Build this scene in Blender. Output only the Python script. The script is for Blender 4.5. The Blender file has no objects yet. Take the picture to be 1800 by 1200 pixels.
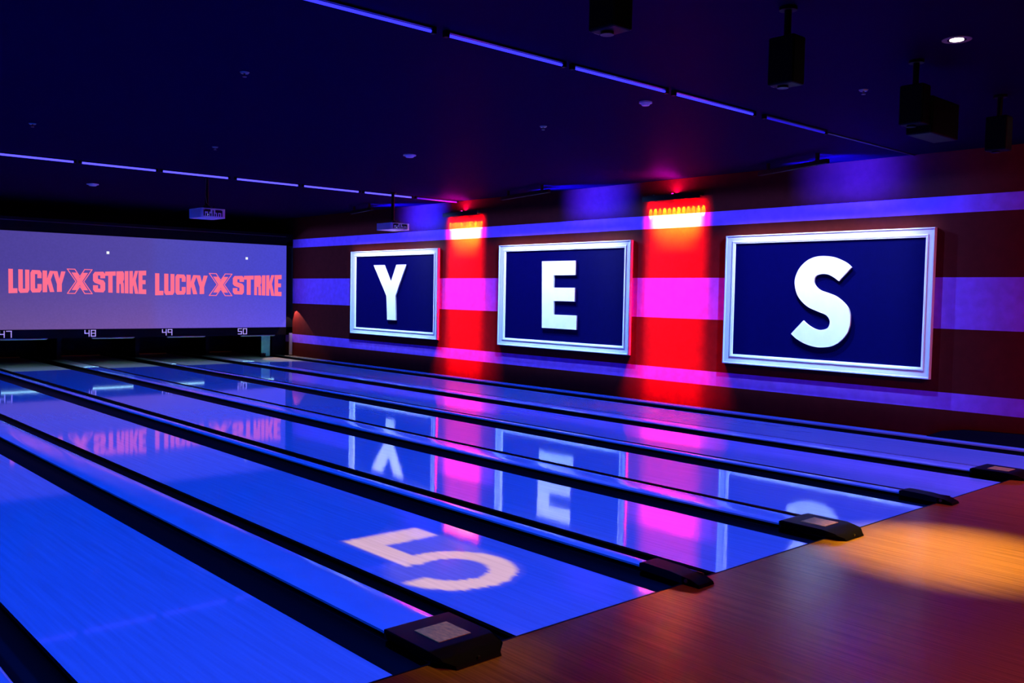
import bpy, bmesh, math, random
from mathutils import Vector, Matrix
random.seed(7)
S = bpy.context.scene
COL = S.collection
PI = math.pi

# ---------------------------------------------------------------- camera, view, world
yaw, pitch, roll = (math.radians(a) for a in (-41.9742, -2.8875, 1.0935))
F = Vector((math.sin(-yaw)*math.cos(pitch), math.cos(yaw)*math.cos(pitch), math.sin(pitch)))
R0 = Vector((math.cos(yaw), math.sin(yaw), 0)); U0 = R0.cross(F)
R1 = R0*math.cos(roll) + U0*math.sin(roll); U1 = -R0*math.sin(roll) + U0*math.cos(roll)
cd = bpy.data.cameras.new('camera'); cam = bpy.data.objects.new('camera', cd); COL.objects.link(cam)
cd.sensor_width = 36; cd.lens = 1605.39/1800*36; cd.clip_start = .05; cd.clip_end = 100
M = Matrix.Identity(4)
for i, a in enumerate((R1, U1, -F)):
    for j in range(3): M[j][i] = a[j]
M.translation = Vector((-2.9473, -3.1968, 1.6482))
cam.matrix_world = M
S.camera = cam
S.cycles.sample_clamp_indirect = 0
S.view_settings.view_transform = 'Standard'; S.view_settings.look = 'None'
S.view_settings.exposure = 0; S.view_settings.gamma = 1; S.view_settings.use_curve_mapping = False
w = bpy.data.worlds.new('world'); S.world = w; w.use_nodes = True
w.node_tree.nodes['Background'].inputs[0].default_value = (.02, .02, .3, 1)
w.node_tree.nodes['Background'].inputs[1].default_value = .01

# light powers
P_LANE = 500.0          # each lane projector
P_RED_NARROW = 12000.0; P_RED_WIDE = 150.0
P_BAR_BLUE = 30.0; P_BAR_WHITE = 1.0
P_CAN = 1300.0
P_DECK = .45
CEIL = 3.465; XW = 8.26; YM = 17.5

# ---------------------------------------------------------------- layout across the lanes
LW = 1.054; GN = .573; GW = .722
R45 = -GW; L45 = R45-LW; L46 = 0; R46 = LW; L47 = R46+GN; R47 = L47+LW; L48 = R47+GW; R48 = L48+LW
L49 = R48+GN; R49 = L49+LW; L50 = R49+GW; R50 = L50+LW; R44 = L45-GN; L44 = R44-LW; R43 = L44-GW; L43 = R43-LW
LANES = {43: (L43, R43), 44: (L44, R44), 45: (L45, R45), 46: (L46, R46), 47: (L47, R47), 48: (L48, R48), 49: (L49, R49), 50: (L50, R50)}

# ---------------------------------------------------------------- materials
def mat(name, col, rough=.6, spec=.5, metal=0, bump=0, bscale=(40, 40, 40), vary=0, vscale=(10, 10, 10), coat=0, coat_rough=.05, emit=None, es=1):
    m = bpy.data.materials.new(name); m.use_nodes = True
    nt = m.node_tree; b = nt.nodes['Principled BSDF']; N = nt.nodes.new; L = nt.links.new
    b.inputs['Base Color'].default_value = (*col, 1); b.inputs['Roughness'].default_value = rough
    b.inputs['Specular IOR Level'].default_value = spec; b.inputs['Metallic'].default_value = metal
    b.inputs['Coat Weight'].default_value = coat; b.inputs['Coat Roughness'].default_value = coat_rough
    if emit: b.inputs['Emission Color'].default_value = (*emit, 1); b.inputs['Emission Strength'].default_value = es
    tc = None
    def noise(sc, det=3):
        nonlocal tc
        if tc is None: tc = N('ShaderNodeTexCoord')
        mp = N('ShaderNodeMapping'); mp.inputs['Scale'].default_value = sc; L(tc.outputs['Object'], mp.inputs[0])
        n = N('ShaderNodeTexNoise'); n.inputs['Scale'].default_value = 1; n.inputs['Detail'].default_value = det
        L(mp.outputs[0], n.inputs['Vector']); return n
    if bump:
        n = noise(bscale); bp = N('ShaderNodeBump'); bp.inputs['Strength'].default_value = bump; bp.inputs['Distance'].default_value = .002
        L(n.outputs[0], bp.inputs['Height']); L(bp.outputs[0], b.inputs['Normal'])
        if coat: L(bp.outputs[0], b.inputs['Coat Normal'])
    if vary:
        n = noise(vscale, 5); mr = N('ShaderNodeMapRange'); mr.inputs[1].default_value = .3; mr.inputs[2].default_value = .7
        mr.inputs[3].default_value = 1-vary; mr.inputs[4].default_value = 1+vary; L(n.outputs[0], mr.inputs[0])
        mx = N('ShaderNodeVectorMath'); mx.operation = 'SCALE'; mx.inputs[0].default_value = col
        L(mr.outputs[0], mx.inputs['Scale']); L(mx.outputs[0], b.inputs['Base Color'])
    return m

MT = {}
MT['lane'] = mat('lane_wood', (.28, .34, .36), rough=.05, spec=.5, bump=.10, bscale=(9, .35, 1), vary=.10, vscale=(38, 1.2, 1))
MT['deck'] = mat('pin_deck_grey', (.80, .86, .84), rough=.12, vary=.05)
MT['approach'] = mat('approach_wood', (.43, .22, .055), rough=.25, spec=.36, bump=.12, bscale=(60, 1.5, 1), vary=.32, vscale=(70, 1.3, 1))
MT['cap'] = mat('divider_top', (.30, .36, .38), rough=.13, vary=.06, vscale=(6, 3, 3))
MT['pale'] = mat('lit_cap_tone', (.62, .80, .78), rough=.3)  # lightened divider colour, pin-end brightness put into the surface
MT['black'] = mat('black_plastic', (.004, .004, .005), rough=.5, spec=.10)
MT['gutter'] = mat('black_gutter', (.004, .0035, .004), rough=.55, spec=.12)
MT['metal'] = mat('dull_metal', (.25, .25, .27), rough=.35, metal=.9)
MT['dark_metal'] = mat('dark_metal', (.02, .02, .022), rough=.4, metal=.5)
MT['mask'] = mat('masking_black', (.004, .004, .006), rough=.6, spec=.1)
MT['trim'] = mat('masking_trim', (.10, .08, .12), rough=.4)
MT['ceiling'] = mat('ceiling_paint', (.006, .0007, .010), rough=.75, spec=.0, bump=.25, bscale=(60, 60, 60), vary=.06, vscale=(3, 3, 3))
MT['white'] = mat('white_paint', (.86, .86, .86), rough=.4, vary=.02)
MT['letter'] = mat('letter_white', (.88, .88, .88), rough=.45, vary=.02)
MT['navy'] = mat('navy_panel', (.0008, .0008, .055), rough=.7, spec=.015, vary=.05)
MT['plate'] = mat('label_plate', (.60, .27, .03), rough=.45, vary=.35, vscale=(60, 25, 1))
MT['proj'] = mat('projector_white', (.85, .72, .82), rough=.45, vary=.05)
MT['green'] = mat('green_panel', (.18, .80, .50), rough=.6, vary=.1)
MT['post'] = mat('grey_post', (.45, .42, .42), rough=.5)
MT['num'] = mat('number_glow', (.4, .35, .6), rough=.5, emit=(.36, .28, .62), es=.9)  # lavender glow built into the numerals' own colour
MT['tube'] = mat('led_tube', (.1, .1, .3), emit=(.020, .019, 1), es=2.8)
MT['tube_far'] = mat('led_tube_far', (.1, .1, .3), emit=(.062, .050, 1), es=2.8)
MT['tube_dim'] = mat('led_tube_dim', (.1, .1, .3), emit=(.01, .006, 1), es=.55)
MT['can_glow'] = mat('can_lamp', (.8, .8, .8), emit=(1, .9, .8), es=8)
MT['lens'] = mat('projector_lens', (.02, .02, .05), rough=.05, emit=(.1, .3, 1), es=2)
MT['red_led'] = mat('red_led', (.3, .02, .02), emit=(1, .15, .02), es=.25)
MT['logo'] = mat('logo_pink', (0, 0, 0), emit=(1, .16, .26), es=1)
MT['pixel'] = mat('white_pixel', (0, 0, 0), emit=(.9, .95, 1), es=1)
MT['yellow'] = mat('yellow_strip', (.85, .65, .10), rough=.5)
nt = MT['ceiling'].node_tree   # faint satin sheen of the dark blue ceiling paint
gl = nt.nodes.new('ShaderNodeBsdfGlossy'); gl.inputs['Color'].default_value = (.013, .0010, .040, 1); gl.inputs['Roughness'].default_value = .50
ad = nt.nodes.new('ShaderNodeAddShader'); nt.links.new(nt.nodes['Principled BSDF'].outputs[0], ad.inputs[0]); nt.links.new(gl.outputs[0], ad.inputs[1])
nt.links.new(ad.outputs[0], nt.nodes['Material Output'].inputs['Surface'])
MT['wall'] = None

def wall_material():
    m = bpy.data.materials.new('striped_wall'); m.use_nodes = True
    nt = m.node_tree; b = nt.nodes['Principled BSDF']; N = nt.nodes.new; L = nt.links.new
    tc = N('ShaderNodeTexCoord'); sp = N('ShaderNodeSeparateXYZ'); L(tc.outputs['Object'], sp.inputs[0])
    acc = None
    for lo, hi in ((.373, .581), (1.347, 1.964), (2.727, 2.932)):
        a = N('ShaderNodeMath'); a.operation = 'GREATER_THAN'; a.inputs[1].default_value = lo; L(sp.outputs[2], a.inputs[0])
        c = N('ShaderNodeMath'); c.operation = 'LESS_THAN'; c.inputs[1].default_value = hi; L(sp.outputs[2], c.inputs[0])
        d = N('ShaderNodeMath'); d.operation = 'MULTIPLY'; L(a.outputs[0], d.inputs[0]); L(c.outputs[0], d.inputs[1])
        if acc is None: acc = d
        else:
            e = N('ShaderNodeMath'); e.operation = 'ADD'; L(acc.outputs[0], e.inputs[0]); L(d.outputs[0], e.inputs[1]); acc = e
    mx = N('ShaderNodeMix'); mx.data_type = 'RGBA'; L(acc.outputs[0], mx.inputs[0])
    mx.inputs[6].default_value = (.080, .009, .009, 1); mx.inputs[7].default_value = (.29, .10, .80, 1)
    n = N('ShaderNodeTexNoise'); n.inputs['Scale'].default_value = 9; n.inputs['Detail'].default_value = 6; L(tc.outputs['Object'], n.inputs['Vector'])
    mr = N('ShaderNodeMapRange'); mr.inputs[1].default_value = .3; mr.inputs[2].default_value = .7; mr.inputs[3].default_value = .9; mr.inputs[4].default_value = 1.1
    L(n.outputs[0], mr.inputs[0])
    vm = N('ShaderNodeVectorMath'); vm.operation = 'SCALE'; L(mx.outputs[2], vm.inputs[0]); L(mr.outputs[0], vm.inputs['Scale'])
    L(vm.outputs[0], b.inputs['Base Color'])
    b.inputs['Roughness'].default_value = .75; b.inputs['Specular IOR Level'].default_value = .04
    n2 = N('ShaderNodeTexNoise'); n2.inputs['Scale'].default_value = 70; L(tc.outputs['Object'], n2.inputs['Vector'])
    bp = N('ShaderNodeBump'); bp.inputs['Strength'].default_value = .25; bp.inputs['Distance'].default_value = .003
    L(n2.outputs[0], bp.inputs['Height']); L(bp.outputs[0], b.inputs['Normal'])
    return m
MT['wall'] = wall_material()

def screen_material():
    # the projected picture: lavender, warmer to the lower left, bluer to the right
    m = bpy.data.materials.new('projected_picture'); m.use_nodes = True
    nt = m.node_tree; b = nt.nodes['Principled BSDF']; N = nt.nodes.new; L = nt.links.new
    b.inputs['Base Color'].default_value = (.02, .02, .03, 1); b.inputs['Roughness'].default_value = .8; b.inputs['Specular IOR Level'].default_value = .05
    tc = N('ShaderNodeTexCoord'); sp = N('ShaderNodeSeparateXYZ'); L(tc.outputs['Object'], sp.inputs[0])
    def ramp(out, lo, hi, stops):
        mr = N('ShaderNodeMapRange'); mr.inputs[1].default_value = lo; mr.inputs[2].default_value = hi; L(out, mr.inputs[0])
        r = N('ShaderNodeValToRGB'); e = r.color_ramp.elements
        e[0].position, e[0].color = stops[0][0], (*stops[0][1], 1); e[1].position, e[1].color = stops[-1][0], (*stops[-1][1], 1)
        for p, c in stops[1:-1]:
            k = e.new(p); k.color = (*c, 1)
        L(mr.outputs[0], r.inputs[0]); return r
    top = ramp(sp.outputs[0], 1.5, 8.1, [(0, (.072, .050, .30)), (.48, (.085, .062, .36)), (.52, (.082, .068, .42)), (1, (.062, .060, .62))])
    bot = ramp(sp.outputs[0], 1.5, 8.1, [(0, (.135, .075, .27)), (.48, (.17, .085, .36)), (.52, (.16, .09, .45)), (1, (.10, .075, .78))])
    mr = N('ShaderNodeMapRange'); mr.inputs[1].default_value = .75; mr.inputs[2].default_value = 2.0; L(sp.outputs[2], mr.inputs[0])
    mx = N('ShaderNodeMix'); mx.data_type = 'RGBA'; L(mr.outputs[0], mx.inputs[0]); L(bot.outputs[0], mx.inputs[6]); L(top.outputs[0], mx.inputs[7])
    n = N('ShaderNodeTexNoise'); n.inputs['Scale'].default_value = 25; n.inputs['Detail'].default_value = 4; L(tc.outputs['Object'], n.inputs['Vector'])
    m2 = N('ShaderNodeMapRange'); m2.inputs[3].default_value = .86; m2.inputs[4].default_value = 1.14; L(n.outputs[0], m2.inputs[0])
    vm = N('ShaderNodeVectorMath'); vm.operation = 'SCALE'; L(mx.outputs[2], vm.inputs[0]); L(m2.outputs[0], vm.inputs['Scale'])
    L(vm.outputs[0], b.inputs['Emission Color']); b.inputs['Emission Strength'].default_value = 1
    return m
MT['screen'] = screen_material()

# ---------------------------------------------------------------- mesh helpers
def tag(o, label=None, cat=None, group=None, kind=None):
    if label: o['label'] = label
    if cat: o['category'] = cat
    if group: o['group'] = group
    if kind: o['kind'] = kind
    return o
def link(name, bm, m, parent=None, smooth=False):
    bmesh.ops.recalc_face_normals(bm, faces=bm.faces)
    me = bpy.data.meshes.new(name); bm.to_mesh(me); bm.free(); me.materials.append(MT[m] if isinstance(m, str) else m)
    if smooth:
        for p in me.polygons: p.use_smooth = True
        try: me.set_sharp_from_angle(angle=math.radians(35))
        except Exception: pass
    o = bpy.data.objects.new(name, me); COL.objects.link(o)
    if parent is not None: o.parent = parent
    return o
def empty(name, loc, label, cat, group=None, rz=0):
    o = bpy.data.objects.new(name, None); COL.objects.link(o); o.empty_display_size = .1
    o.location = loc; o.rotation_euler = (0, 0, rz)
    return tag(o, label, cat, group)
def box(bm, lo, hi, bev=0):
    lo = Vector(lo); hi = Vector(hi); c = (lo+hi)/2; s = hi-lo
    r = bmesh.ops.create_cube(bm, size=1, matrix=Matrix.Translation(c) @ Matrix.Diagonal((*s, 1)))
    if bev:
        es = list({e for v in r['verts'] for e in v.link_edges})
        bmesh.ops.bevel(bm, geom=es, offset=bev, segments=2, profile=.5, affect='EDGES')
    return bm
def cyl(bm, p0, p1, r0, r1=None, n=20, cap=True):
    p0 = Vector(p0); p1 = Vector(p1); d = p1-p0
    q = Vector((0, 0, 1)).rotation_difference(d.normalized()).to_matrix().to_4x4()
    bmesh.ops.create_cone(bm, cap_ends=cap, segments=n, radius1=r0, radius2=r0 if r1 is None else r1, depth=d.length, matrix=Matrix.Translation((p0+p1)/2) @ q)
    return bm
def prism(bm, pts, axis, a, b):
    """polygon pts (2D) extruded along axis from a to b; axis 'x': pts are (y,z); 'y': (x,z); 'z': (x,y)"""
    def mk(p, t): return {'x': (t, p[0], p[1]), 'y': (p[0], t, p[1]), 'z': (p[0], p[1], t)}[axis]
    v0 = [bm.verts.new(mk(p, a)) for p in pts]; v1 = [bm.verts.new(mk(p, b)) for p in pts]
    n = len(pts)
    f0 = bm.faces.new(v0); f1 = bm.faces.new(v1[::-1]); f0.normal_update(); f1.normal_update()
    for i in range(n): bm.faces.new((v0[i], v0[(i+1) % n], v1[(i+1) % n], v1[i]))
    bmesh.ops.triangulate(bm, faces=[f0, f1])
    return bm
def tube(bm, pts, r, n=8):
    for a, b in zip(pts[:-1], pts[1:]): cyl(bm, a, b, r, n=n)
    return bm
NB = bmesh.new

# ---------------------------------------------------------------- the room shell
tag(link('floor', box(NB(), (-6, -9, -.35), (XW+.15, 22, -.30)), 'gutter'), kind='structure')
tag(link('ceiling', box(NB(), (-6, -9, CEIL), (XW+.15, 22, CEIL+.15)), 'ceiling'), kind='structure')
tag(link('wall_right', box(NB(), (XW, -9, -.30), (XW+.15, 22, CEIL)), 'wall'), kind='structure')
tag(link('wall_left', box(NB(), (-6.15, -9, -.35), (-6, 22, CEIL)), 'mask'), kind='structure')
tag(link('wall_back', box(NB(), (-6, -9.15, -.35), (XW+.15, -9, CEIL)), 'mask'), kind='structure')
tag(link('wall_far', box(NB(), (-6, 21, -.30), (XW, 21.15, CEIL)), 'mask'), kind='structure')
tag(link('approach_floor', box(NB(), (-6, -9, -.30), (XW, -.006, 0)), 'approach'), 'reddish brown wooden approach floor in front of the foul line', 'floor', kind='structure')
tag(link('foul_line', box(NB(), (-6, -.006, -.05), (XW, .006, .0008)), 'black'), kind='structure')
# the shallow ceiling joint that carries on the line of the nearer tubes to the wall
tag(link('trim_1', box(NB(), (6.2, 1.93, CEIL-.012), (XW, 1.96, CEIL)), 'dark_metal'), kind='structure')

# ---------------------------------------------------------------- lanes
ORD = {43: 'hidden', 44: 'leftmost', 45: 'nearest', 46: 'second', 47: 'third', 48: 'fourth', 49: 'fifth', 50: 'sixth'}
LANE_LABEL = {
 43: 'glossy blue-lit bowling lane two over from the nearest wide lane, beyond the left edge',
 44: 'glossy blue-lit bowling lane just left of the black gutter in the bottom left corner',
 45: 'nearest full bowling lane, glowing blue, filling the lower left of the photo',
 46: 'blue bowling lane with the projected pale numeral 5 on it',
 47: 'blue bowling lane under number 47, third one back, mirroring the letters Y and E',
 48: 'blue bowling lane leading to number 48, carrying the reflection of the S curve',
 49: 'narrow-looking blue bowling lane leading to number 49, second from the striped wall',
 50: 'farthest blue bowling lane leading to number 50, right beside the striped wall'}
for n, (a, b) in LANES.items():
    t = empty('bowling_lane', ((a+b)/2, 0, 0), LANE_LABEL[n], 'bowling lane', 'bowling lanes')
    h = LW/2
    link('lane_bed', box(NB(), (-h, .008, -.045), (h, 16.2, 0)), 'lane', t)
    link('pin_deck', box(NB(), (-h, 16.2, -.045), (h, 20.05, 0)), 'deck', t)
    link('tail_plank', box(NB(), (-h, 20.05, -.05), (h, 20.12, .012)), 'yellow', t)

# ---------------------------------------------------------------- gutters and dividers
def gutter(x0, x1, label):
    bm = NB(); n = 14; wd = x1-x0; prof = []
    for i in range(n+1):
        a = PI*i/n; prof.append((x0+wd/2-wd/2*.96*math.cos(a), -.012-.075*math.sin(a)))
    out = [(x1, -.012), (x1, -.12), (x0, -.12), (x0, -.012)]
    prism(bm, prof+out, 'y', .0075, 20.0)
    return tag(link('gutter', bm, 'gutter', smooth=True), label, 'gutter', 'lane gutters')
H = .040
def cap_mesh(x0, x1, y0, y1, dome=.010, ny=1):
    bm = NB(); n = 12; w_ = (x1-x0)
    prof = [(x0+w_*i/n, H-dome*(2*i/n-1)**4*1.0) for i in range(n+1)] + [(x1, H-.022), (x0, H-.022)]
    return prism(bm, prof, 'y', y0, y1)
DIV = []   # (x0,x1,wide,label, gutter labels)
def divider(gl, x0, x1, gr, wide, name, lg, rg):
    xc = (x0+x1)/2
    t = empty('lane_divider', (xc, 0, 0), name, 'lane divider', 'raised dividers between the lanes')
    ye = .335 if wide else .29
    link('divider_top', cap_mesh(x0-xc, x1-xc, ye, 20.0), 'cap', t, smooth=True)
    cm = cap_mesh(x0-xc-.002, x1-xc+.002, 16.2, 18.4, dome=.012)
    bmesh.ops.translate(cm, verts=cm.verts, vec=(0, 0, .006)); tag(link('lit_cap_end', cm, 'pale', t, smooth=True), 'divider top coloured paler to look lit at the pin end')  # paler copy of the divider top, painting in the glow of the pin lights
    link('divider_base', box(NB(), (x0-xc+.006, .02, -.28), (x1-xc-.006, 20.0, H-.022)), 'black', t)
    # end piece
    bm = NB()
    if wide:
        hw = (x1-x0)/2+.022
        prof = [(ye+.03, .012), (ye+.03, .052), (ye+.0, .064), (.02, .062), (-.075, .046), (-.125, .018), (-.135, .003), (-.02, .003), (.0, .003)]
        prism(bm, prof, 'x', -hw, hw)
        bmesh.ops.bevel(bm, geom=[e for e in bm.edges if abs(e.verts[0].co.x-e.verts[1].co.x) < 1e-6 and e.calc_length() > 0 and min(e.verts[0].co.z, e.verts[1].co.z) > .03 and len(e.link_faces) == 2 and abs(e.link_faces[0].normal.dot(e.link_faces[1].normal)) < .9], offset=.012, segments=3, affect='EDGES')
        for v in bm.verts:
            if v.co.y < -.10: v.co.x *= .74
        ec = link('end_cap', bm, 'black', t, smooth=True)
        bm = box(NB(), (-.095, .045, .0605), (.095, .235, .0665), .002)
        tag(link('label_plate', bm, 'plate', ec), 'tan printed plate')
        bm = NB(); cyl(bm, (0, -.122, .025), (0, -.131, .022), .009, n=14); link('screw', bm, 'dark_metal', ec)
    else:
        hw = (x1-x0)/2+.022
        prof = [(ye+.03, .012), (ye+.03, .050), (ye, .060), (.10, .055), (-.06, .040), (-.115, .020), (-.125, .003), (0, .003)]
        prism(bm, prof, 'x', -hw, hw)
        ec = link('end_cap', bm, 'black', t, smooth=True)
        bm = NB(); cyl(bm, (-hw+.001, -.03, .026), (-hw-.007, -.03, .026), .012, n=18); tag(link('bolt', bm, 'metal', ec), 'round metal bolt')
        link('edge_trim', box(NB(), (hw-.006, -.05, .030), (hw+.001, ye+.02, .050)), 'trim', ec)
    gutter(gl, x0, lg); gutter(x1, gr, rg)
divider(R43, R43+.2187, R43+.5279, L44, True, 'wide raised divider beyond the left edge of the photo', 'black gutter beyond the left edge, on the near side', 'black gutter beyond the left edge, on the far side')
divider(R44, R44+.2541, R44+.3506, L45, False, 'narrow divider showing only as a blue sliver in the bottom left corner', 'black gutter left of the blue sliver in the bottom left corner', 'black gutter crossing the bottom left corner, left of the nearest lane')
divider(R45, -.504, -.195, L46, True, 'nearest wide divider, its black end piece carrying a tan plate at the bottom', 'broad black gutter between the nearest lane and the nearest wide divider', 'black gutter between the nearest wide divider and the lane with the 5')
divider(R46, 1.308, 1.405, L47, False, 'narrow divider just beyond the lane with the 5, bolt on its end piece', 'black gutter on the far side of the lane with the 5', 'thin black gutter between the narrow divider and the lane mirroring Y and E')
divider(R47, 2.916, 3.209, L48, True, 'wide divider ending beside the yellow pool of light on the floor', 'black gutter on the far side of the lane mirroring Y and E', 'hairline black gutter behind the wide divider that ends by the yellow light pool')
divider(R48, 4.711, 4.808, L49, False, 'narrow divider between the lanes to numbers 48 and 49', 'black gutter on the near side of the 48 to 49 narrow divider', 'hidden black gutter on the far side of the 48 to 49 narrow divider')
divider(R49, 6.303, 6.600, L50, True, 'farthest wide divider, its end piece near the right edge of the photo', 'black gutter on the near side of the farthest wide divider', 'hidden black gutter on the far side of the farthest wide divider')
# kickboard along the wall
gutter(R50, 8.04, 'black gutter between the farthest lane and the kickboard at the wall')
t = empty('wall_kickboard', (8.15, 0, 0), 'low glossy kickboard running along the foot of the striped wall', 'kickboard')
link('kickboard_top', cap_mesh(-.10, .104, -.35, 20.0, dome=.004), 'cap', t, smooth=True)
link('kickboard_base', box(NB(), (-.094, -.34, .001), (.1, .0074, H-.022)), 'black', t)
link('kickboard_base', box(NB(), (-.104, .0075, -.28), (.1, 20, H-.022)), 'black', t)
# black rounded cover lying against the wall, near the right edge
bm = NB(); prism(bm, [(1.62, H), (1.45, .12), (1.2, .165), (.6, .19), (-.6, .19), (-.8, .1), (-.82, H)], 'x', 8.175, 8.255)
tag(link('low_cover', bm, 'black', smooth=True), 'long low black cover against the wall foot at the right edge', 'cover')

# ---------------------------------------------------------------- masking unit with projected pictures
t = empty('masking_screen', (0, YM, 0), 'wide projection screen in a black housing over the pins, with pink lettering on lavender', 'projection screen')
bm = NB()
SZ0, SZ1, SX1, SX0 = .752, 2.772, 8.085, -5.9
box(bm, (SX0-.08, 0, SZ1), (XW-.003, .12, 3.06)); box(bm, (SX0-.08, 0, .56), (XW-.003, .12, SZ0))
box(bm, (SX1, 0, .56), (XW-.003, .12, SZ1+.1)); box(bm, (SX0-.08, .03, .6), (XW-.003, .12, 3.0))
link('housing', bm, 'mask', t)
link('picture', box(NB(), (SX0, .012, SZ0), (SX1, .029, SZ1)), 'screen', t)
link('top_trim', box(NB(), (SX0, -.02, 2.985), (XW-.2, .0, 2.998)), 'trim', t)
# lettering, measured cell by cell; each cell is warped between a bowed top and bottom edge
def lerp(tbl, x):
    for (a, va), (b, vb) in zip(tbl[:-1], tbl[1:]):
        if x <= b: return va+(vb-va)*(x-a)/(b-a)
    return tbl[-1][1]
GL = {
 'L': [[(0, 0), (1, 0), (1, .2), (.5, .2), (.5, 1), (0, 1)]],
 'U': [[(0, .12), (.15, 0), (.85, 0), (1, .12), (1, 1), (.62, 1), (.62, .18), (.4, .18), (.4, 1), (0, 1)]],
 'C': [[(0, .12), (.15, 0), (.85, 0), (1, .12), (1, .38), (.62, .38), (.62, .18), (.4, .18), (.4, .82), (.62, .82), (.62, .64), (1, .64), (1, .88), (.85, 1), (.15, 1), (0, .88)]],
 'K': [[(0, 0), (.38, 0), (.38, .3), (.45, .4), (.62, 0), (1, 0), (.70, .58), (.98, 1), (.62, 1), (.38, .62), (.38, 1), (0, 1)]],
 'Y': [[(.32, 0), (.70, 0), (.70, .38), (1, 1), (.66, 1), (.51, .62), (.36, 1), (0, 1), (.32, .38)]],
 'S': [[(0, .12), (.15, 0), (.85, 0), (1, .12), (1, .46), (.86, .58), (.4, .66), (.4, .82), (.6, .82), (.6, .68), (1, .68), (1, .88), (.85, 1), (.15, 1), (0, .88), (0, .56), (.14, .46), (.6, .36), (.6, .18), (.4, .18), (.4, .34), (0, .34)]],
 'T': [[(.3, 0), (.7, 0), (.7, .8), (1, .8), (1, 1), (0, 1), (0, .8), (.3, .8)]],
 'R': [[(0, 0), (.38, 0), (.38, .42), (.58, .42), (.6, 0), (1, 0), (.96, .44), (.86, .52), (1, .62), (1, .9), (.86, 1), (0, 1)]],
 'I': [[(0, 0), (1, 0), (1, 1), (0, 1)]],
 'E': [[(0, 0), (1, 0), (1, .2), (.5, .2), (.5, .42), (.92, .42), (.92, .6), (.5, .6), (.5, .8), (1, .8), (1, 1), (0, 1)]],
}
def logo(x0, x1):
    g = bpy.data.objects.new('logo', None); COL.objects.link(g); g.parent = t; g['label'] = 'pink lettering'
    W = x1-x0
    zb = [(0, 1.497), (.37, 1.545), (.62, 1.548), (1, 1.520)]; zt = [(0, 1.995), (.37, 1.972), (.62, 1.985), (1, 2.045)]
    def wp(u, v): return (x0+u*W, lerp(zb, u)+(lerp(zt, u)-lerp(zb, u))*v)
    cells = [('L', 0, .059), ('U', .066, .140), ('C', .148, .224), ('K', .231, .312), ('Y', .302, .392), ('S', .592, .682), ('T', .682, .762), ('R', .768, .826), ('I', .832, .860), ('K', .868, .938), ('E', .940, 1.0)]
    for ch, a, b in cells:
        bm = NB()
        for poly in GL[ch]: prism(bm, [wp(a+(b-a)*u, v) for u, v in poly], 'y', .004, .0115)
        link('letter', bm, 'logo', g)
    # the X with its outline
    X = [(0, 0), (.30, 0), (.5, .30), (.70, 0), (1, 0), (.66, .50), (1, 1), (.70, 1), (.5, .70), (.30, 1), (0, 1), (.34, .50)]
    a, b = .405, .585
    bm = NB()
    inn = [(a+(b-a)*(.5+(u-.5)*.66), .5+(v-.5)*.76) for u, v in X]
    prism(bm, [(x0+u*W, 1.525+.49*v) for u, v in inn], 'y', .004, .0115)
    link('letter', bm, 'logo', g)
    bm = NB(); n = len(X)
    outer = [(a+(b-a)*u, v) for u, v in X]
    def P3(q): return (x0+q[0]*W, .008, 1.512+.515*q[1])
    for i in range(n):
        p, q = Vector(P3(outer[i])), Vector(P3(outer[(i+1) % n])); d = (q-p).normalized()
        nn = Vector((-d.z, 0, d.x))*.009
        prism(bm, [(v_.x, v_.z) for v_ in (p-d*.007+nn, q+d*.007+nn, q+d*.007-nn, p-d*.007-nn)], 'y', .005, .0115)
    link('letter_outline', bm, 'logo', g)
logo(1.867, 4.637); logo(4.838, 7.955)
for x, z in ((3.817, 2.407), (7.034, 2.416)):
    link('light_square', box(NB(), (x-.028, .006, z-.028), (x+.028, .0115, z+.028)), 'pixel', t)
# lane numbers in squared strokes
SEG = {'a': (0, 1, 1, 1), 'b': (1, .5, 1, 1), 'c': (1, 0, 1, .5), 'd': (0, 0, 1, 0), 'e': (0, 0, 0, .5), 'f': (0, .5, 0, 1), 'g': (0, .5, 1, .5)}
DIG = {'4': 'bcfg', '7': 'abc', '8': 'abcdefg', '9': 'abcfgd', '5': 'acdfg', '0': 'abcdef', '6': 'acdefg'}
def number(txt, xc):
    bm = NB(); dw, gap, z0, hh, r = .085, .045, .598, .125, .009
    x = xc-(2*dw+gap)/2
    for ch in txt:
        for s in DIG[ch]:
            a, b, c, d = SEG[s]
            if ch == '9' and s == 'd': continue
            if ch == '4' and s == 'f': pass
            box(bm, (x+a*dw-r, -.008, z0+b*hh-r), (x+c*dw+r, -.0005, z0+d*hh+r))
        x += dw+gap
    return link('lane_number', bm, 'num', t)
NUMX = {'47': 1.80, '48': 3.44, '49': 5.105, '50': 6.925}
for k, v in NUMX.items(): number(k, v)

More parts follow.
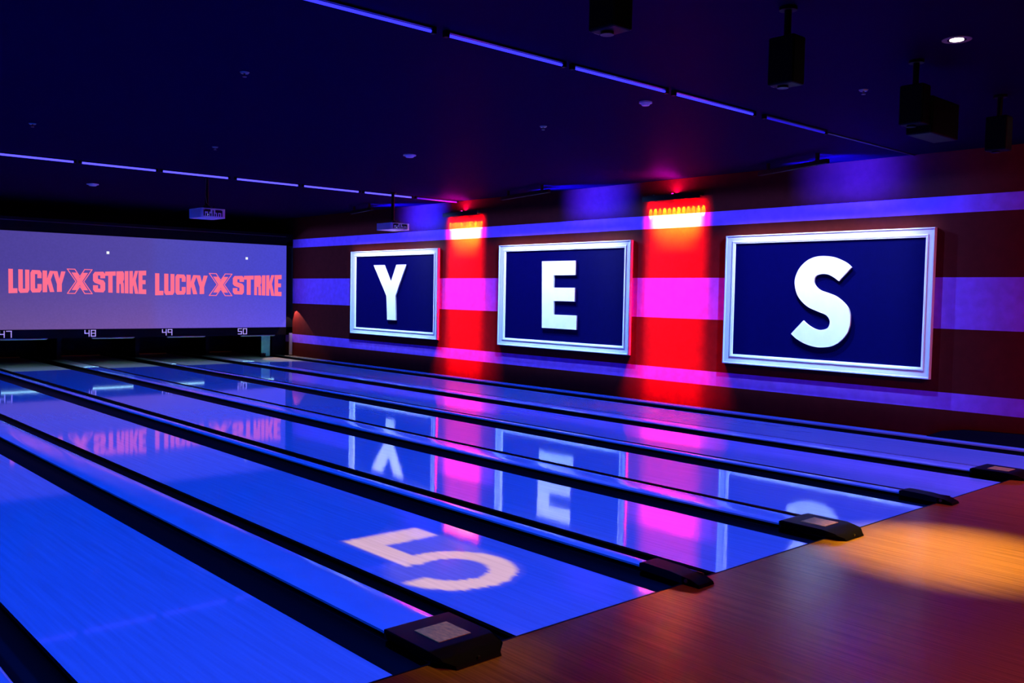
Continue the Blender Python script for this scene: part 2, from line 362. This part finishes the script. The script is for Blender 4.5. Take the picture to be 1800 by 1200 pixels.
# lamps under the housing that light the pin decks
DECK_LABEL = {45: 'slim pin light under the housing left of the number 47, out of view', 46: 'slim pin light under the housing at the left edge of the photo', 47: 'slim grey pin light under the number 47', 48: 'slim grey pin light under the number 48', 49: 'slim grey pin light under the number 49', 50: 'slim grey pin light under the number 50'}
def light(name, kind, loc, power, color, parent=None, aim=None, **kw):
    d = bpy.data.lights.new(name, kind); d.energy = power; d.color = color
    for k, v in kw.items(): setattr(d, k, v)
    o = bpy.data.objects.new(name, d); COL.objects.link(o); o.location = loc
    if aim is not None: o.rotation_euler = Vector(aim).to_track_quat('-Z', 'Y').to_euler()
    if parent is not None: o.parent = parent
    return o
for n in range(47, 51):
    a, b = LANES[n]; xc = (a+b)/2
    e = empty('pin_light', (xc-.02, YM-.03, .548), DECK_LABEL[n], 'lamp', 'pin lights under the screen housing')
    link('lamp_housing', box(NB(), (-.45, -.02, 0), (.45, .028, .022), .003), 'metal', e)
    bm = box(NB(), (-.43, -.014, -.008), (.43, .022, 0)); link('diffuser', bm, mat('pin_tube', (.2, .3, .28), emit=(.4, 1, .8), es=.15), e)
    light('pin_lamp', 'AREA', (0, 0, -.014), P_DECK, (.45, .95, .95), e, aim=(0, -.30, -1), shape='RECTANGLE', size=.86, size_y=.03, spread=math.radians(170))

# partitions between the pin decks, and things at the right end of the pit
PART_X = [(-.504, -.195), (1.308, 1.405), (2.916, 3.209), (4.711, 4.808), (6.303, 6.600)]
for x0, x1 in PART_X:
    xc = (x0+x1)/2
    tag(link('kickback_partition', box(NB(), (xc-.045, 18.4, H+.001), (xc+.045, 20.0, .55)), 'mask'), 'black kickback partition between two pin decks, behind the screen', 'partition', 'kickback partitions between the pin decks')
tag(link('pit_curtain', box(NB(), (-5.9, 20.2, -.28), (XW-.02, 20.25, 1.4)), 'mask'), 'black curtain closing the ball pit behind the pins', 'curtain')
e = empty('kickback_panel', (7.68, 17.8, H), 'pale green upright panel at the pin end of the farthest lane', 'panel')
link('panel', box(NB(), (-.105, 0, -.02), (.125, .03, .56)), 'green', e)
link('foot', box(NB(), (-.15, -.06, -.035), (-.02, .0, .06), .006), 'black', e)
for dx in (-.12, -.06): 
    bm = NB(); cyl(bm, (dx, -.06, .05), (dx, -.072, .05), .010, n=12); link('screw', bm, 'metal', e)
tag(link('corner_post', box(NB(), (8.165, YM-.04, .02+H), (8.235, YM-.002, .60)), 'post'), 'thin pale grey post where the screen housing meets the striped wall', 'post')
tag(link('corner_board', box(NB(), (7.87, YM+.35, H), (XW-.003, YM+.40, .6)), 'mask'), 'black board between the green panel and the pale corner post', 'board')

# small corner spot that lights the foot of the wall next to the screen
e = empty('corner_spotlight', (8.10, YM-.07, 1.40), 'tiny dark spotlight on the screen frame above the pale corner post', 'spotlight')
bm = NB(); cyl(bm, (0, 0, 0), (.012, -.012, -.05), .014, .017, n=16); link('lamp_body', bm, 'black', e); link('bracket', box(NB(), (-.008, -.012, -.012), (.008, .068, .004)), 'black', e)
light('spot_lamp', 'SPOT', (.014, -.016, -.056), 80, (.9, .5, .42), e, aim=(.03, -.364, -1.0), spot_size=math.radians(69), spot_blend=.04, shadow_soft_size=.004)

# ---------------------------------------------------------------- framed letters on the wall
def sign(y0, y1, iy0, iy1, label):
    z0, z1, iz0, iz1 = .726, 2.565, .866, 2.447
    e = empty('framed_letter', (XW, (y0+y1)/2, z0), label, 'wall sign', 'framed letters on the striped wall')
    yc = (y0+y1)/2
    bm = NB()
    def ring(o, i, xa, xb):   # rectangular ring, o/i = (ylo,yhi,zlo,zhi), between x depths
        pts = lambda r, x: [(x, r[0], r[2]), (x, r[1], r[2]), (x, r[1], r[3]), (x, r[0], r[3])]
        A = [bm.verts.new((p[0], p[1]-yc, p[2]-z0)) for p in pts(o, xa)]; B = [bm.verts.new((p[0], p[1]-yc, p[2]-z0)) for p in pts(i, xb)]
        for k in range(4): bm.faces.new((A[k], A[(k+1) % 4], B[(k+1) % 4], B[k]))
    def rc(t): return (y1+t*(iy1-y1), y0+t*(iy0-y0), z0+t*(iz0-z0), z1+t*(iz1-z1))
    prof = [(0, 0), (0, -.055), (.03, -.060), (.12, -.060), (.15, -.052), (.17, -.050), (.68, -.046), (.70, -.050), (.73, -.054), (.86, -.054), (.90, -.050), (1, -.048), (1, -.006)]
    for (t0, d0), (t1, d1) in zip(prof[:-1], prof[1:]): ring(rc(t0), rc(t1), d0, d1)
    link('frame', bm, 'white', e)
    link('panel', box(NB(), (-.030, iy1-yc-.01, iz0-z0-.01), (-.002, iy0-yc+.01, iz1-z0+.01)), 'navy', e)
    return e, yc, z0
def raised(e, yc, z0, pts):
    bm = NB(); prism(bm, [(y-yc, z-z0) for y, z in pts], 'x', -.058, -.0295)
    es = [x for x in bm.edges if abs(x.verts[0].co.x+.058) < 1e-5 and abs(x.verts[1].co.x+.058) < 1e-5 and len(x.link_faces) == 2 and any(abs(f.normal.x) < .5 for f in x.link_faces)]
    return link('letter', bm, 'letter', e)
s = sign(14.7255, 11.4736, 14.52, 11.61, 'white-framed navy panel with the raised white letter Y')
raised(*s, [(13.784, 2.252), (13.385, 2.252), (13.122, 1.871), (12.915, 2.252), (12.552, 2.252), (12.935, 1.589), (12.905, 1.073), (13.235, 1.073), (13.273, 1.585)])
s = sign(9.6138, 6.4129, 9.43, 6.55, 'white-framed navy panel with the raised white letter E')
raised(*s, [(8.45, 2.257), (7.625, 2.257), (7.625, 2.012), (8.148, 2.012), (8.148, 1.797), (7.630, 1.797), (7.630, 1.565), (8.135, 1.565), (8.135, 1.328), (7.575, 1.328), (7.575, 1.088), (8.42, 1.088)])
s = sign(4.6188, 1.6267, 4.46, 1.737, 'white-framed navy panel with the raised white letter S, nearest the camera')
SP = [(2.677,2.093),(2.73,2.14),(2.804,2.181),(2.923,2.227),(3.057,2.246),(3.192,2.237),(3.313,2.189),(3.418,2.092),(3.473,1.98),(3.485,1.881),(3.452,1.754),(3.385,1.656),(3.273,1.568),(3.133,1.513),(3.011,1.469),(2.958,1.41),(2.953,1.347),(2.989,1.291),(3.078,1.268),(3.154,1.276),(3.232,1.309),(3.295,1.349),(3.337,1.384),(3.515,1.199),(3.427,1.132),(3.3,1.073),(3.161,1.041),(3.039,1.039),(2.906,1.066),(2.792,1.135),(2.709,1.234),(2.67,1.344),(2.669,1.466),(2.699,1.559),(2.768,1.639),(2.873,1.714),(2.993,1.759),(3.114,1.799),(3.187,1.868),(3.198,1.932),(3.167,1.987),(3.092,2.009),(3.003,2.003),(2.927,1.97),(2.846,1.916)]
SHARP = {0, 22, 23, 44}
def smooth_outline(pts, sharp, k=4):
    n = len(pts); out = []
    for i in range(n):
        p0, p1, p2, p3 = (Vector(pts[(i+j) % n]) for j in (-1, 0, 1, 2))
        if i in sharp: p0 = p1
        if (i+1) % n in sharp: p3 = p2
        if i in sharp and (i+1) % n in sharp: out.append(tuple(p1)); continue
        for q in range(k):
            u = q/k; out.append(tuple(.5*((2*p1)+(-p0+p2)*u+(2*p0-5*p1+4*p2-p3)*u*u+(-p0+3*p1-3*p2+p3)*u**3)))
    return out
raised(*s, smooth_outline(SP, SHARP))

def NM(nt, op, a, b=None, c=None, clamp=False):
    n = nt.nodes.new('ShaderNodeMath'); n.operation = op; n.use_clamp = clamp
    for i, v in enumerate((a, b, c)):
        if v is None: continue
        if isinstance(v, (int, float)): n.inputs[i].default_value = v
        else: nt.links.new(v, n.inputs[i])
    return n.outputs[0]
def wall_wash(d, pos, layers, power, K=25.0):
    """asymmetric wall-washer optics: intensity rises towards the far parts of the wall so each wash stays even, fading smoothly at its edges.
    a layer is (z bottom, z top, y low, y high, softness in y, colour at the top, colour at the bottom)"""
    d.use_nodes = True; nt = d.node_tree; em = nt.nodes['Emission']; L = nt.links.new
    m = lambda op, a, b=None, c=None, cl=False: NM(nt, op, a, b, c, cl)
    g = nt.nodes.new('ShaderNodeNewGeometry'); sp = nt.nodes.new('ShaderNodeSeparateXYZ'); L(g.outputs['Normal'], sp.inputs[0])
    dx = XW-pos[0]; wx = m('MAXIMUM', sp.outputs[0], .012); gate = m('GREATER_THAN', sp.outputs[0], .014)
    zz = m('ADD', m('MULTIPLY', m('DIVIDE', sp.outputs[2], wx), dx), pos[2]); yy = m('ADD', m('MULTIPLY', m('DIVIDE', sp.outputs[1], wx), dx), pos[1])
    def sm(v, lo, hi):
        n = nt.nodes.new('ShaderNodeMapRange'); n.interpolation_type = 'SMOOTHSTEP'; n.inputs[1].default_value = lo; n.inputs[2].default_value = hi
        L(v, n.inputs[0]); return n.outputs[0]
    acc = None
    for z0, zt, ylo, yhi, soft, top, bot in layers:
        f = m('MULTIPLY', sm(yy, ylo-soft, ylo+soft), m('SUBTRACT', 1.0, sm(yy, yhi-soft, yhi+soft)))
        f = m('MULTIPLY', f, m('MULTIPLY', m('SUBTRACT', 1.0, sm(zz, zt-.02, zt+.22)), sm(zz, z0-.3, z0+.1)))
        mx = nt.nodes.new('ShaderNodeMix'); mx.data_type = 'RGBA'; mx.inputs[6].default_value = (*bot, 1); mx.inputs[7].default_value = (*top, 1)
        L(sm(zz, .45, 2.7), mx.inputs[0])
        v = nt.nodes.new('ShaderNodeVectorMath'); v.operation = 'SCALE'; L(mx.outputs[2], v.inputs[0]); L(f, v.inputs['Scale'])
        if acc is None: acc = v.outputs[0]
        else:
            a = nt.nodes.new('ShaderNodeVectorMath'); a.operation = 'ADD'; L(acc, a.inputs[0]); L(v.outputs[0], a.inputs[1]); acc = a.outputs[0]
    L(acc, em.inputs['Color']); L(m('MULTIPLY', m('MULTIPLY', m('POWER', wx, -3.0), gate), 1/K), em.inputs['Strength'])
    d.energy = power*4*PI*PI*dx*dx*K

# ---------------------------------------------------------------- blue bars under the ceiling that wash the signs
WASH = {'Y': (11.55, 14.65, 10.7, 17.2, 12.05), 'E': (6.5, 9.55, 5.6, 10.7, 7.2), 'S': (1.75, 4.5, 1.2, 5.6, 2.75)}
BAR = [((7.60, 13.75), (7.35, 12.55), 'thin dark light bar hung under the ceiling before the letter Y'),
       ((7.71, 8.98), (7.39, 7.47), 'thin dark light bar hung under the ceiling before the letter E'),
       ((7.795, 3.826), (7.325, 2.57), 'thin dark light bar hung under the ceiling before the letter S')]
for (ax, ay), (bx, by), lab in BAR:
    c = Vector(((ax+bx)/2, (ay+by)/2, 3.345)); d = Vector((ax-bx, ay-by, 0)); Ln = d.length; rz = math.atan2(d.y, d.x)-PI/2
    e = empty('light_bar', c, lab, 'light bar', 'light bars facing the signs', rz)
    bm = box(NB(), (-.03, -Ln/2, -.028), (.03, Ln/2, .028), .006); link('bar_body', bm, 'black', e)
    for yy in (-Ln*.36, Ln*.36):
        bm = NB(); box(bm, (-.02, yy-.015, .02), (.02, yy+.015, CEIL-c.z-.001)); link('bracket', bm, 'black', e)
    bm = box(NB(), (.029, -Ln/2+.03, -.018), (.034, Ln/2-.03, .018)); link('lens_strip', bm, mat('bar_lens', (.1, .1, .3), emit=(.02, .02, 1), es=.6), e)
    light('bar_lamp', 'AREA', (.045, -Ln*.30, 0), P_BAR_BLUE, (.012, .008, 1), e, aim=(1, -.12, .02), shape='RECTANGLE', size=.03, size_y=Ln*.35, spread=math.radians(84))
    wy0, wy1, by0, by1, yb = WASH[lab[-1]]
    for q in (-.30, .30):
        loc = (.045, Ln*q, -.012); wp_ = Matrix.Rotation(rz, 3, 'Z') @ Vector(loc) + c
        l = light('bar_lamp', 'SPOT', loc, 1, (1, 1, 1), e, aim=(1, 0, -.6), spot_size=math.radians(178), spot_blend=0, shadow_soft_size=.014)
        wall_wash(l.data, wp_, [(.60, 2.58, wy0, wy1, .35, (1.25, 1.35, 1.5), (.36, .60, .75)),
                                (.40, 3.05, by0, by1, .8, (.12, .26, 1.05), (.09, .24, .72)),
                                (3.06, 3.6, yb-.12, yb+.12, .85, (1.2, 1.2, 120), (1.2, 1.2, 120))], P_BAR_WHITE/2)

# ---------------------------------------------------------------- red washers at the top of the wall
for y0, y1, z, lab in ((10.14, 11.20, 3.19, 'dark wall washer casting red light down between the letters Y and E'), (5.02, 6.12, 3.17, 'dark wall washer casting red light down between the letters E and S')):
    e = empty('wall_washer', (XW, (y0+y1)/2, z), lab, 'wall washer', 'red wall washers'); hw = (y1-y0)/2
    bm = box(NB(), (-.15, -hw, 0), (-.06, hw, .05), .008); link('washer_body', bm, 'black', e); link('front_lip', box(NB(), (-.158, -hw, -.032), (-.150, hw, .05)), 'black', e)
    for yy in (-hw*.6, hw*.6):
        bm = NB(); box(bm, (-.10, yy-.02, .04), (-.001, yy+.02, .052)); link('bracket', bm, 'dark_metal', e)
    for yy, c in ((-hw+.22, 'dark_metal'), (0, 'metal'), (hw-.2, 'dark_metal')):
        bm = NB(); cyl(bm, (-.11, yy, .05), (-.11, yy, .072), .014, n=14); link('knob', bm, c, e)
    n = 12
    for i in range(n):
        yy = -hw+.05+(2*hw-.1)*i/(n-1)
        bm = NB(); cyl(bm, (-.105, yy, -.004), (-.105, yy, .002), .016, n=14); link('led', bm, 'red_led', e)
        light('washer_lamp', 'SPOT', (-.105, yy, -.012), P_RED_WIDE*4.5*(.5+.8*random.random()), (1, .27, .004), e, aim=(.60, 0, -1), spot_size=math.radians(23), spot_blend=.4, shadow_soft_size=.003)
    for k in range(7): light('washer_lamp', 'SPOT', (-.105, -hw+.06+(2*hw-.12)*k/6, -.012), 12, (1, .0004, .004), e, aim=(1.1, 0, -1), spot_size=math.radians(100), spot_blend=.6, shadow_soft_size=.003)
    for q in (-.75, -.25, .25, .75):
        loc = (-.105, q*hw, -.012)
        l = light('washer_lamp', 'SPOT', loc, 1, (1, 1, 1), e, aim=(.3, 0, -1), spot_size=math.radians(179), spot_blend=0, shadow_soft_size=.004)
        a_, b_ = (y0+y1)/2-hw, (y0+y1)/2+hw; yq = (y0+y1)/2
        wall_wash(l.data, (XW-.105, yq+loc[1], z+loc[2]), [
            (.12, 3.0, a_+.01, b_-.01, .15, (16, .02, .30), (8.5, .006, .10)),
            (.12, 2.5, a_-.15, b_+.15, .60, (1.2, .001, .01), (5.5, .001, .02)),
            (2.78, 2.84, a_+.12, b_-.12, .12, (10, 24, .5), (10, 24, .5)),
            (2.60, 2.84, yq-.30, yq+.30, .20, (5, 14, .1), (5, 14, .1))], .25, 6000.0)
    light('washer_spill', 'AREA', (-.13, 0, .056), 40, (1, .003, .25), e, aim=(-.25, 0, 1), shape='RECTANGLE', size=.05, size_y=2*hw-.2)

# ---------------------------------------------------------------- blue tubes across the ceiling
def tubes(y, segs, near):
    names = ['leftmost', 'second', 'third', 'fourth', 'fifth', 'sixth', 'seventh']
    for i, (a, b, dim) in enumerate(segs):
        where = 'nearer' if near else 'farther'
        lab = f'{names[i]} blue light tube of the {where} row across the ceiling' + (', glowing faintly' if dim else '')
        if i == len(segs)-1 and not dim: lab = f'last blue light tube at the wall end of the {where} ceiling row'
        e = empty('light_tube', ((a+b)/2, y, CEIL-.03), lab, 'light tube', f'blue tubes of the {where} ceiling row'); h = (b-a)/2
        bm = NB(); cyl(bm, (-h, 0, 0), (h, 0, 0), .010 if near else .014, n=14); link('tube', bm, 'tube_dim' if dim else ('tube' if near else 'tube_far'), e)
        link('channel', box(NB(), (-h, -.022, .014), (h, .022, .03)), 'dark_metal', e)
        for sx in (-1, 1):
            bm = box(NB(), (sx*(h+.018)-.018, -.02, -.016), (sx*(h+.018)+.018, .02, .03), .004); link('end_holder', bm, 'black', e)
tubes(1.90, [(-.36, .84, 0), (.99, 2.10, 0), (2.235, 3.36, 0), (3.505, 4.70, 0), (4.92, 6.04, 1)], True)
tubes(10.83, [(-.05, 1.163, 0), (1.276, 2.333, 0), (2.442, 3.484, 0), (3.635, 4.726, 0), (4.843, 5.923, 0), (6.051, 7.075, 0), (7.20, 8.15, 1)], False)

# ---------------------------------------------------------------- white projectors hanging before the screen
def white_projector(x, y, ztop, zbot, lab, cable):
    e = empty('ceiling_projector', (x, y, zbot), lab, 'projector', 'white projectors facing the screen'); hh = ztop-zbot
    body = NB()
    prism(body, [(-.20, .02), (-.17, 0), (.17, 0), (.20, .02), (.20, .46), (.17, .50), (-.17, .50), (-.20, .46)], 'z', 0, hh)
    bmesh.ops.translate(body, verts=body.verts, vec=(0, -.25, 0))
    b = link('body', body, 'proj', e)
    rnd = random.Random(int(x*10))
    bm = NB()
    for i in range(9): box(bm, (-.16+.036*i, -.2545, hh*.15), (-.143+.036*i, -.249, hh*(.45 if i % 2 else .8)))
    link('vents', bm, 'black', b)
    bm = NB()
    box(bm, (-.14, -.256, hh*.62), (-.05, -.249, hh*.88)); box(bm, (.03, -.256, hh*.55), (.13, -.249, hh*.85)); link('socket_panel', bm, 'dark_metal', b)
    bm = NB(); cyl(bm, (-.09, -.262, hh*.3), (-.09, -.25, hh*.3), .006, n=12); link('indicator', bm, 'pixel', b)
    bm = NB(); cyl(bm, (.08, .25, hh*.5), (.08, .28, hh*.5), .04, n=20); link('lens', bm, 'lens', b)
    bm = NB(); box(bm, (-.10, -.10, hh), (.10, .10, hh+.014)); box(bm, (-.05, -.05, hh+.01), (.05, .05, hh+.06), .006)
    for dx in (-.08, 0, .08): cyl(bm, (dx, -.09, hh+.01), (dx, -.09, hh+.05), .012, n=10)
    link('bracket', bm, 'dark_metal', e)
    bm = NB(); cyl(bm, (0, 0, hh+.05), (0, 0, CEIL-zbot), .030, n=16); cyl(bm, (0, 0, CEIL-zbot-.02), (0, 0, CEIL-zbot), .06, n=20); link('pole', bm, 'black', e)
    if cable:
        bm = NB(); tube(bm, [(-.03, -.03, CEIL-zbot-.05), (-.035, -.03, .35), (-.02, -.04, .24), (.01, -.06, hh+.06), (.03, -.12, hh+.02)], .004); link('cable', bm, 'trim', e)
white_projector(3.20, 10.97, 2.925, 2.78, 'white projector on a black pole, in front of the middle of the screen', True)
white_projector(6.55, 10.66, 2.905, 2.785, 'white projector on a black pole, before the blue top stripe left of the Y', False)

# ---------------------------------------------------------------- lane projectors over the foul line, each painting its own lane with light
HP = 2.95
def lane_projection(d, px, py, xl, xr, five):
    """nodes of the projector's light: a sharp blue rectangle fitted to its own lane, evened out with distance, and on one lane the numeral 5"""
    d.use_nodes = True; nt = d.node_tree; em = nt.nodes['Emission']; L = nt.links.new
    g = nt.nodes.new('ShaderNodeNewGeometry'); sp = nt.nodes.new('ShaderNodeSeparateXYZ'); L(g.outputs['Normal'], sp.inputs[0])
    m = lambda op, a, b=None, c=None, cl=False: NM(nt, op, a, b, c, cl)
    sgn = SIGN
    wz = m('MAXIMUM', m('MULTIPLY', sp.outputs[2], -1.0*sgn), .02)       # downward component
    fx = m('ADD', m('DIVIDE', m('MULTIPLY', sp.outputs[0], HP*sgn), wz), px)
    fy = m('ADD', m('DIVIDE', m('MULTIPLY', sp.outputs[1], HP*sgn), wz), py)
    even = m('POWER', wz, -3.0)
    def step(v, e, s):   # soft step rising through e with half width s
        return m('ADD', m('DIVIDE', m('SUBTRACT', v, e), 2*s), .5, None, True)
    def band(v, lo, hi, s): return m('MULTIPLY', step(v, lo, s), m('SUBTRACT', 1.0, step(v, hi, s)))
    rect = m('MULTIPLY', band(fx, xl, xr, .004), m('MULTIPLY', step(fy, .002, .006), m('SUBTRACT', 1.0, step(fy, 17.0, .35))))
    rect = m('MULTIPLY', rect, m('MULTIPLY', even, .05))
    # gently dimmer towards the pins, as projected
    fade = m('SUBTRACT', 1.0, m('MULTIPLY', step(fy, 12.5, 4.0), .50))
    rect = m('MULTIPLY', rect, fade)
    blue = (.0002, .115, 2.0)
    mix = nt.nodes.new('ShaderNodeMix'); mix.data_type = 'RGBA'; mix.inputs[6].default_value = (*blue, 1); mix.inputs[7].default_value = (2.1, 1.1, 1.5, 1)
    if five:
        # a little grain along the lane in the edges of the numeral
        cv = nt.nodes.new('ShaderNodeCombineXYZ'); L(m('MULTIPLY', fx, 55.0), cv.inputs[0]); L(m('MULTIPLY', fy, 2.0), cv.inputs[1])
        nz = nt.nodes.new('ShaderNodeTexNoise'); nz.inputs['Scale'].default_value = 1; nz.inputs['Detail'].default_value = 2; L(cv.outputs[0], nz.inputs['Vector'])
        jy = m('ADD', fy, m('MULTIPLY', m('SUBTRACT', nz.outputs[0], .5), .10))
        bar = m('MULTIPLY', band(fx, .235, .825, .012), band(jy, 1.72, 1.975, .03))
        stem = m('MULTIPLY', band(fx, .235, .405, .012), band(jy, 1.26, 1.975, .03))
        cx, cy, r0, r1 = .425, 1.045, .215, .385
        dx = m('SUBTRACT', fx, cx); dy = m('SUBTRACT', jy, cy)
        rr = m('SQRT', m('ADD', m('MULTIPLY', dx, dx), m('MULTIPLY', dy, dy)))
        ring = band(rr, r0, r1, .02)
        # open on the left between the stem's foot and the tail
        cut = m('MULTIPLY', m('SUBTRACT', 1.0, step(fx, cx-.10, .015)), m('MULTIPLY', step(jy, 1.02, .03), m('SUBTRACT', 1.0, step(jy, 1.26, .03))))
        cut2 = m('MULTIPLY', m('SUBTRACT', 1.0, step(fx, .235, .012)), step(jy, 1.02, .03))
        ring = m('MULTIPLY', ring, m('SUBTRACT', 1.0, m('MAXIMUM', cut, cut2)))
        tot = m('MAXIMUM', m('MAXIMUM', bar, stem), ring)
        halo = m('MULTIPLY', band(rr, -1, .40, .05), .10)
        halo2 = m('MULTIPLY', m('MULTIPLY', band(fx, .22, .84, .03), band(jy, 1.0, 1.98, .04)), .10)
        tot = m('MAXIMUM', m('MAXIMUM', tot, halo), halo2)
        L(tot, mix.inputs[0])
    else: mix.inputs[0].default_value = 0
    # past the end of the lane proper the picture is a dim grey
    mix2 = nt.nodes.new('ShaderNodeMix'); mix2.data_type = 'RGBA'; L(step(fy, 16.2, .01), mix2.inputs[0]); L(mix.outputs[2], mix2.inputs[6]); mix2.inputs[7].default_value = (.17, .34, .56, 1)
    L(mix2.outputs[2], em.inputs['Color']); L(rect, em.inputs['Strength'])
SIGN = 1.0
DIVR = {43: L44-.10, 44: L45-.10, 45: L46-.10, 46: L47-.10, 47: L48-.10, 48: L49-.10, 49: L50-.10, 50: XW-.02}
PL = {44: 'black lane projector over the foul line, beyond the left edge, second', 45: 'black lane projector hung over the nearest lane, above the photo', 46: 'black lane projector at the top edge, over the lane with the 5', 47: 'tall black lane projector hung from the ceiling above the S', 48: 'bulky black lane projector with a side box, upper right', 49: 'black lane projector over the 49 lane, beyond the right edge', 50: 'black lane projector over the 50 lane, beyond the right edge', 43: 'black lane projector over the foul line, beyond the left edge, first'}
for n, (a, b) in LANES.items():
    xc = (a+b)/2; py = -.03
    e = empty('lane_projector', (xc, py, HP), PL[n], 'projector', 'black lane projectors over the foul line')
    link('body', box(NB(), (-.07, -.09, .035), (.07, .09, .33), .012), 'black', e)
    bm = NB(); cyl(bm, (0, 0, .33), (0, 0, CEIL-HP), .022, n=14); cyl(bm, (0, 0, CEIL-HP-.02), (0, 0, CEIL-HP), .055, n=18); link('pole', bm, 'black', e)
    bm = NB(); cyl(bm, (0, .02, .035), (0, .02, .022), .035, n=20, cap=True); link('lens', bm, 'dark_metal', e)
    link('edge_strip', box(NB(), (-.02, .088, .04), (.02, .093, .048)), 'metal', e)
    if n == 48:
        link('side_box', box(NB(), (.08, -.10, -.02), (.56, .10, .26), .012), 'black', e)
        link('bracket', box(NB(), (.05, -.02, .10), (.10, .02, .14)), 'black', e)
    lo = a-(.29 if n in (43, 45, 47, 49) else .36) ; hi = b+(.36 if n in (43, 45, 47, 49) else .2865)
    # odd lanes have a narrow divider on their left and a wide one on their right
    lo = a-GN/2 if n % 2 else a-GW/2; hi = b+GW/2 if n % 2 else b+GN/2
    lo = a-.10; hi = DIVR[n]
    lo_ = light('projection', 'SPOT', (0, .02, 0.0), P_LANE*20, (1, 1, 1), e, spot_size=math.radians(179), spot_blend=0, shadow_soft_size=.006)
    lane_projection(lo_.data, xc, py+.02, lo, hi, n == 46)

# ---------------------------------------------------------------- recessed can lights over the approach
CAN = {3.57: 'lit recessed ceiling spot at the upper right, over the yellow pool of light', .17: 'recessed ceiling spot over the nearest lane ends, above the photo', 6.97: 'recessed ceiling spot beyond the right edge, over the farthest lane ends'}
for x, lab in CAN.items():
    e = empty('recessed_downlight', (x, -.47, CEIL), lab, 'ceiling light', 'recessed spots over the approach')
    bm = NB()
    bmesh.ops.create_circle(bm, cap_ends=False, segments=32, radius=.062, matrix=Matrix.Translation((0, 0, -.004)))
    ring_in = list(bm.edges); r = bmesh.ops.extrude_edge_only(bm, edges=ring_in); vs = [v for v in r['geom'] if isinstance(v, bmesh.types.BMVert)]
    for v in vs: v.co.x *= .095/.062; v.co.y *= .095/.062
    oe = [q for q in r['geom'] if isinstance(q, bmesh.types.BMEdge)]
    r = bmesh.ops.extrude_edge_only(bm, edges=oe); 
    for v in [q for q in r['geom'] if isinstance(q, bmesh.types.BMVert)]: v.co.z = 0
    link('trim_ring', bm, mat('can_trim', (.30, .18, .2), rough=.4), e)
    bm = NB(); cyl(bm, (0, 0, -.006), (0, 0, -.001), .045, n=28); link('lamp', bm, 'can_glow', e)
    light('can_lamp', 'SPOT', (-.0, 0, -.03), P_CAN*(1 if x == 3.57 else .05), (1, .58, .04), e, aim=(-.10, -.07, -1) if x == 3.57 else ((-.14, .12, -1) if x == .17 else (-.08, .06, -1)), spot_size=math.radians(32 if x == 3.57 else 15), spot_blend=1, shadow_soft_size=.03)

# ---------------------------------------------------------------- small fittings on the ceiling
def sprinkler(x, y, lab, m='metal'):
    e = empty('sprinkler_head', (x, y, CEIL), lab, 'sprinkler', 'sprinkler heads on the dark ceiling')
    bm = NB(); cyl(bm, (0, 0, 0), (0, 0, -.012), .040, .030, n=20); link('escutcheon', bm, m, e)
    bm = NB(); cyl(bm, (0, 0, -.012), (0, 0, -.035), .009, n=10); cyl(bm, (0, 0, -.035), (0, 0, -.039), .018, n=14); link('head', bm, m, e)
sprinkler(.529, 4.069, 'sprinkler head alone in the upper left of the dark ceiling')
sprinkler(-.067, 8.093, 'sprinkler head near the left edge, above the farther tube row')
sprinkler(2.058, 8.093, 'sprinkler head above the farther tube row, over the white middle projector')
sprinkler(3.892, 3.970, 'sprinkler head between the two tube rows, above the letter E')
sprinkler(4.571, .714, 'sprinkler head at the upper right, left of the bulky black projector')
def detector(x, y, r, lab, m):
    e = empty('smoke_detector', (x, y, CEIL), lab, 'smoke detector', 'pale round detectors on the ceiling')
    bm = NB(); cyl(bm, (0, 0, 0), (0, 0, -.014), r, n=28); link('base', bm, m, e)
    bm = NB(); cyl(bm, (0, 0, -.014), (0, 0, -.035), r*.82, r*.55, n=28); link('dome', bm, m, e)
detector(4.109, 6.727, .085, 'pale round detector on the ceiling above the gap left of the E panel', 'proj')
detector(2.35, 13.8, .10, 'pale round detector on the ceiling just left of the middle projector', 'proj')
detector(3.682, 2.381, .06, 'small pinkish detector on the ceiling just below the nearer tube row', 'proj')

# fill lights added out of view to redden the approach and right wall
for x, y, pw, am in ((1.5, -4.5, 60, (-.1, .40, -1)), (5.6, -3.4, 130, (1, 1.15, -1.45))):
    e = empty('fill_panel', (x, y, CEIL), 'added reddish fill light over the approach, unseen behind the camera', 'ceiling light', 'added fill lights behind the camera')
    link('diffuser', box(NB(), (-.25, -.25, -.02), (.25, .25, 0)), mat('fill_panel_glow', (.2, .1, .1), emit=(1, .25, .3), es=.15), e)
    light('fill_lamp', 'AREA', (0, 0, -.03), pw, (1, .15, .27), e, aim=am, shape='SQUARE', size=.45, spread=math.radians(120))
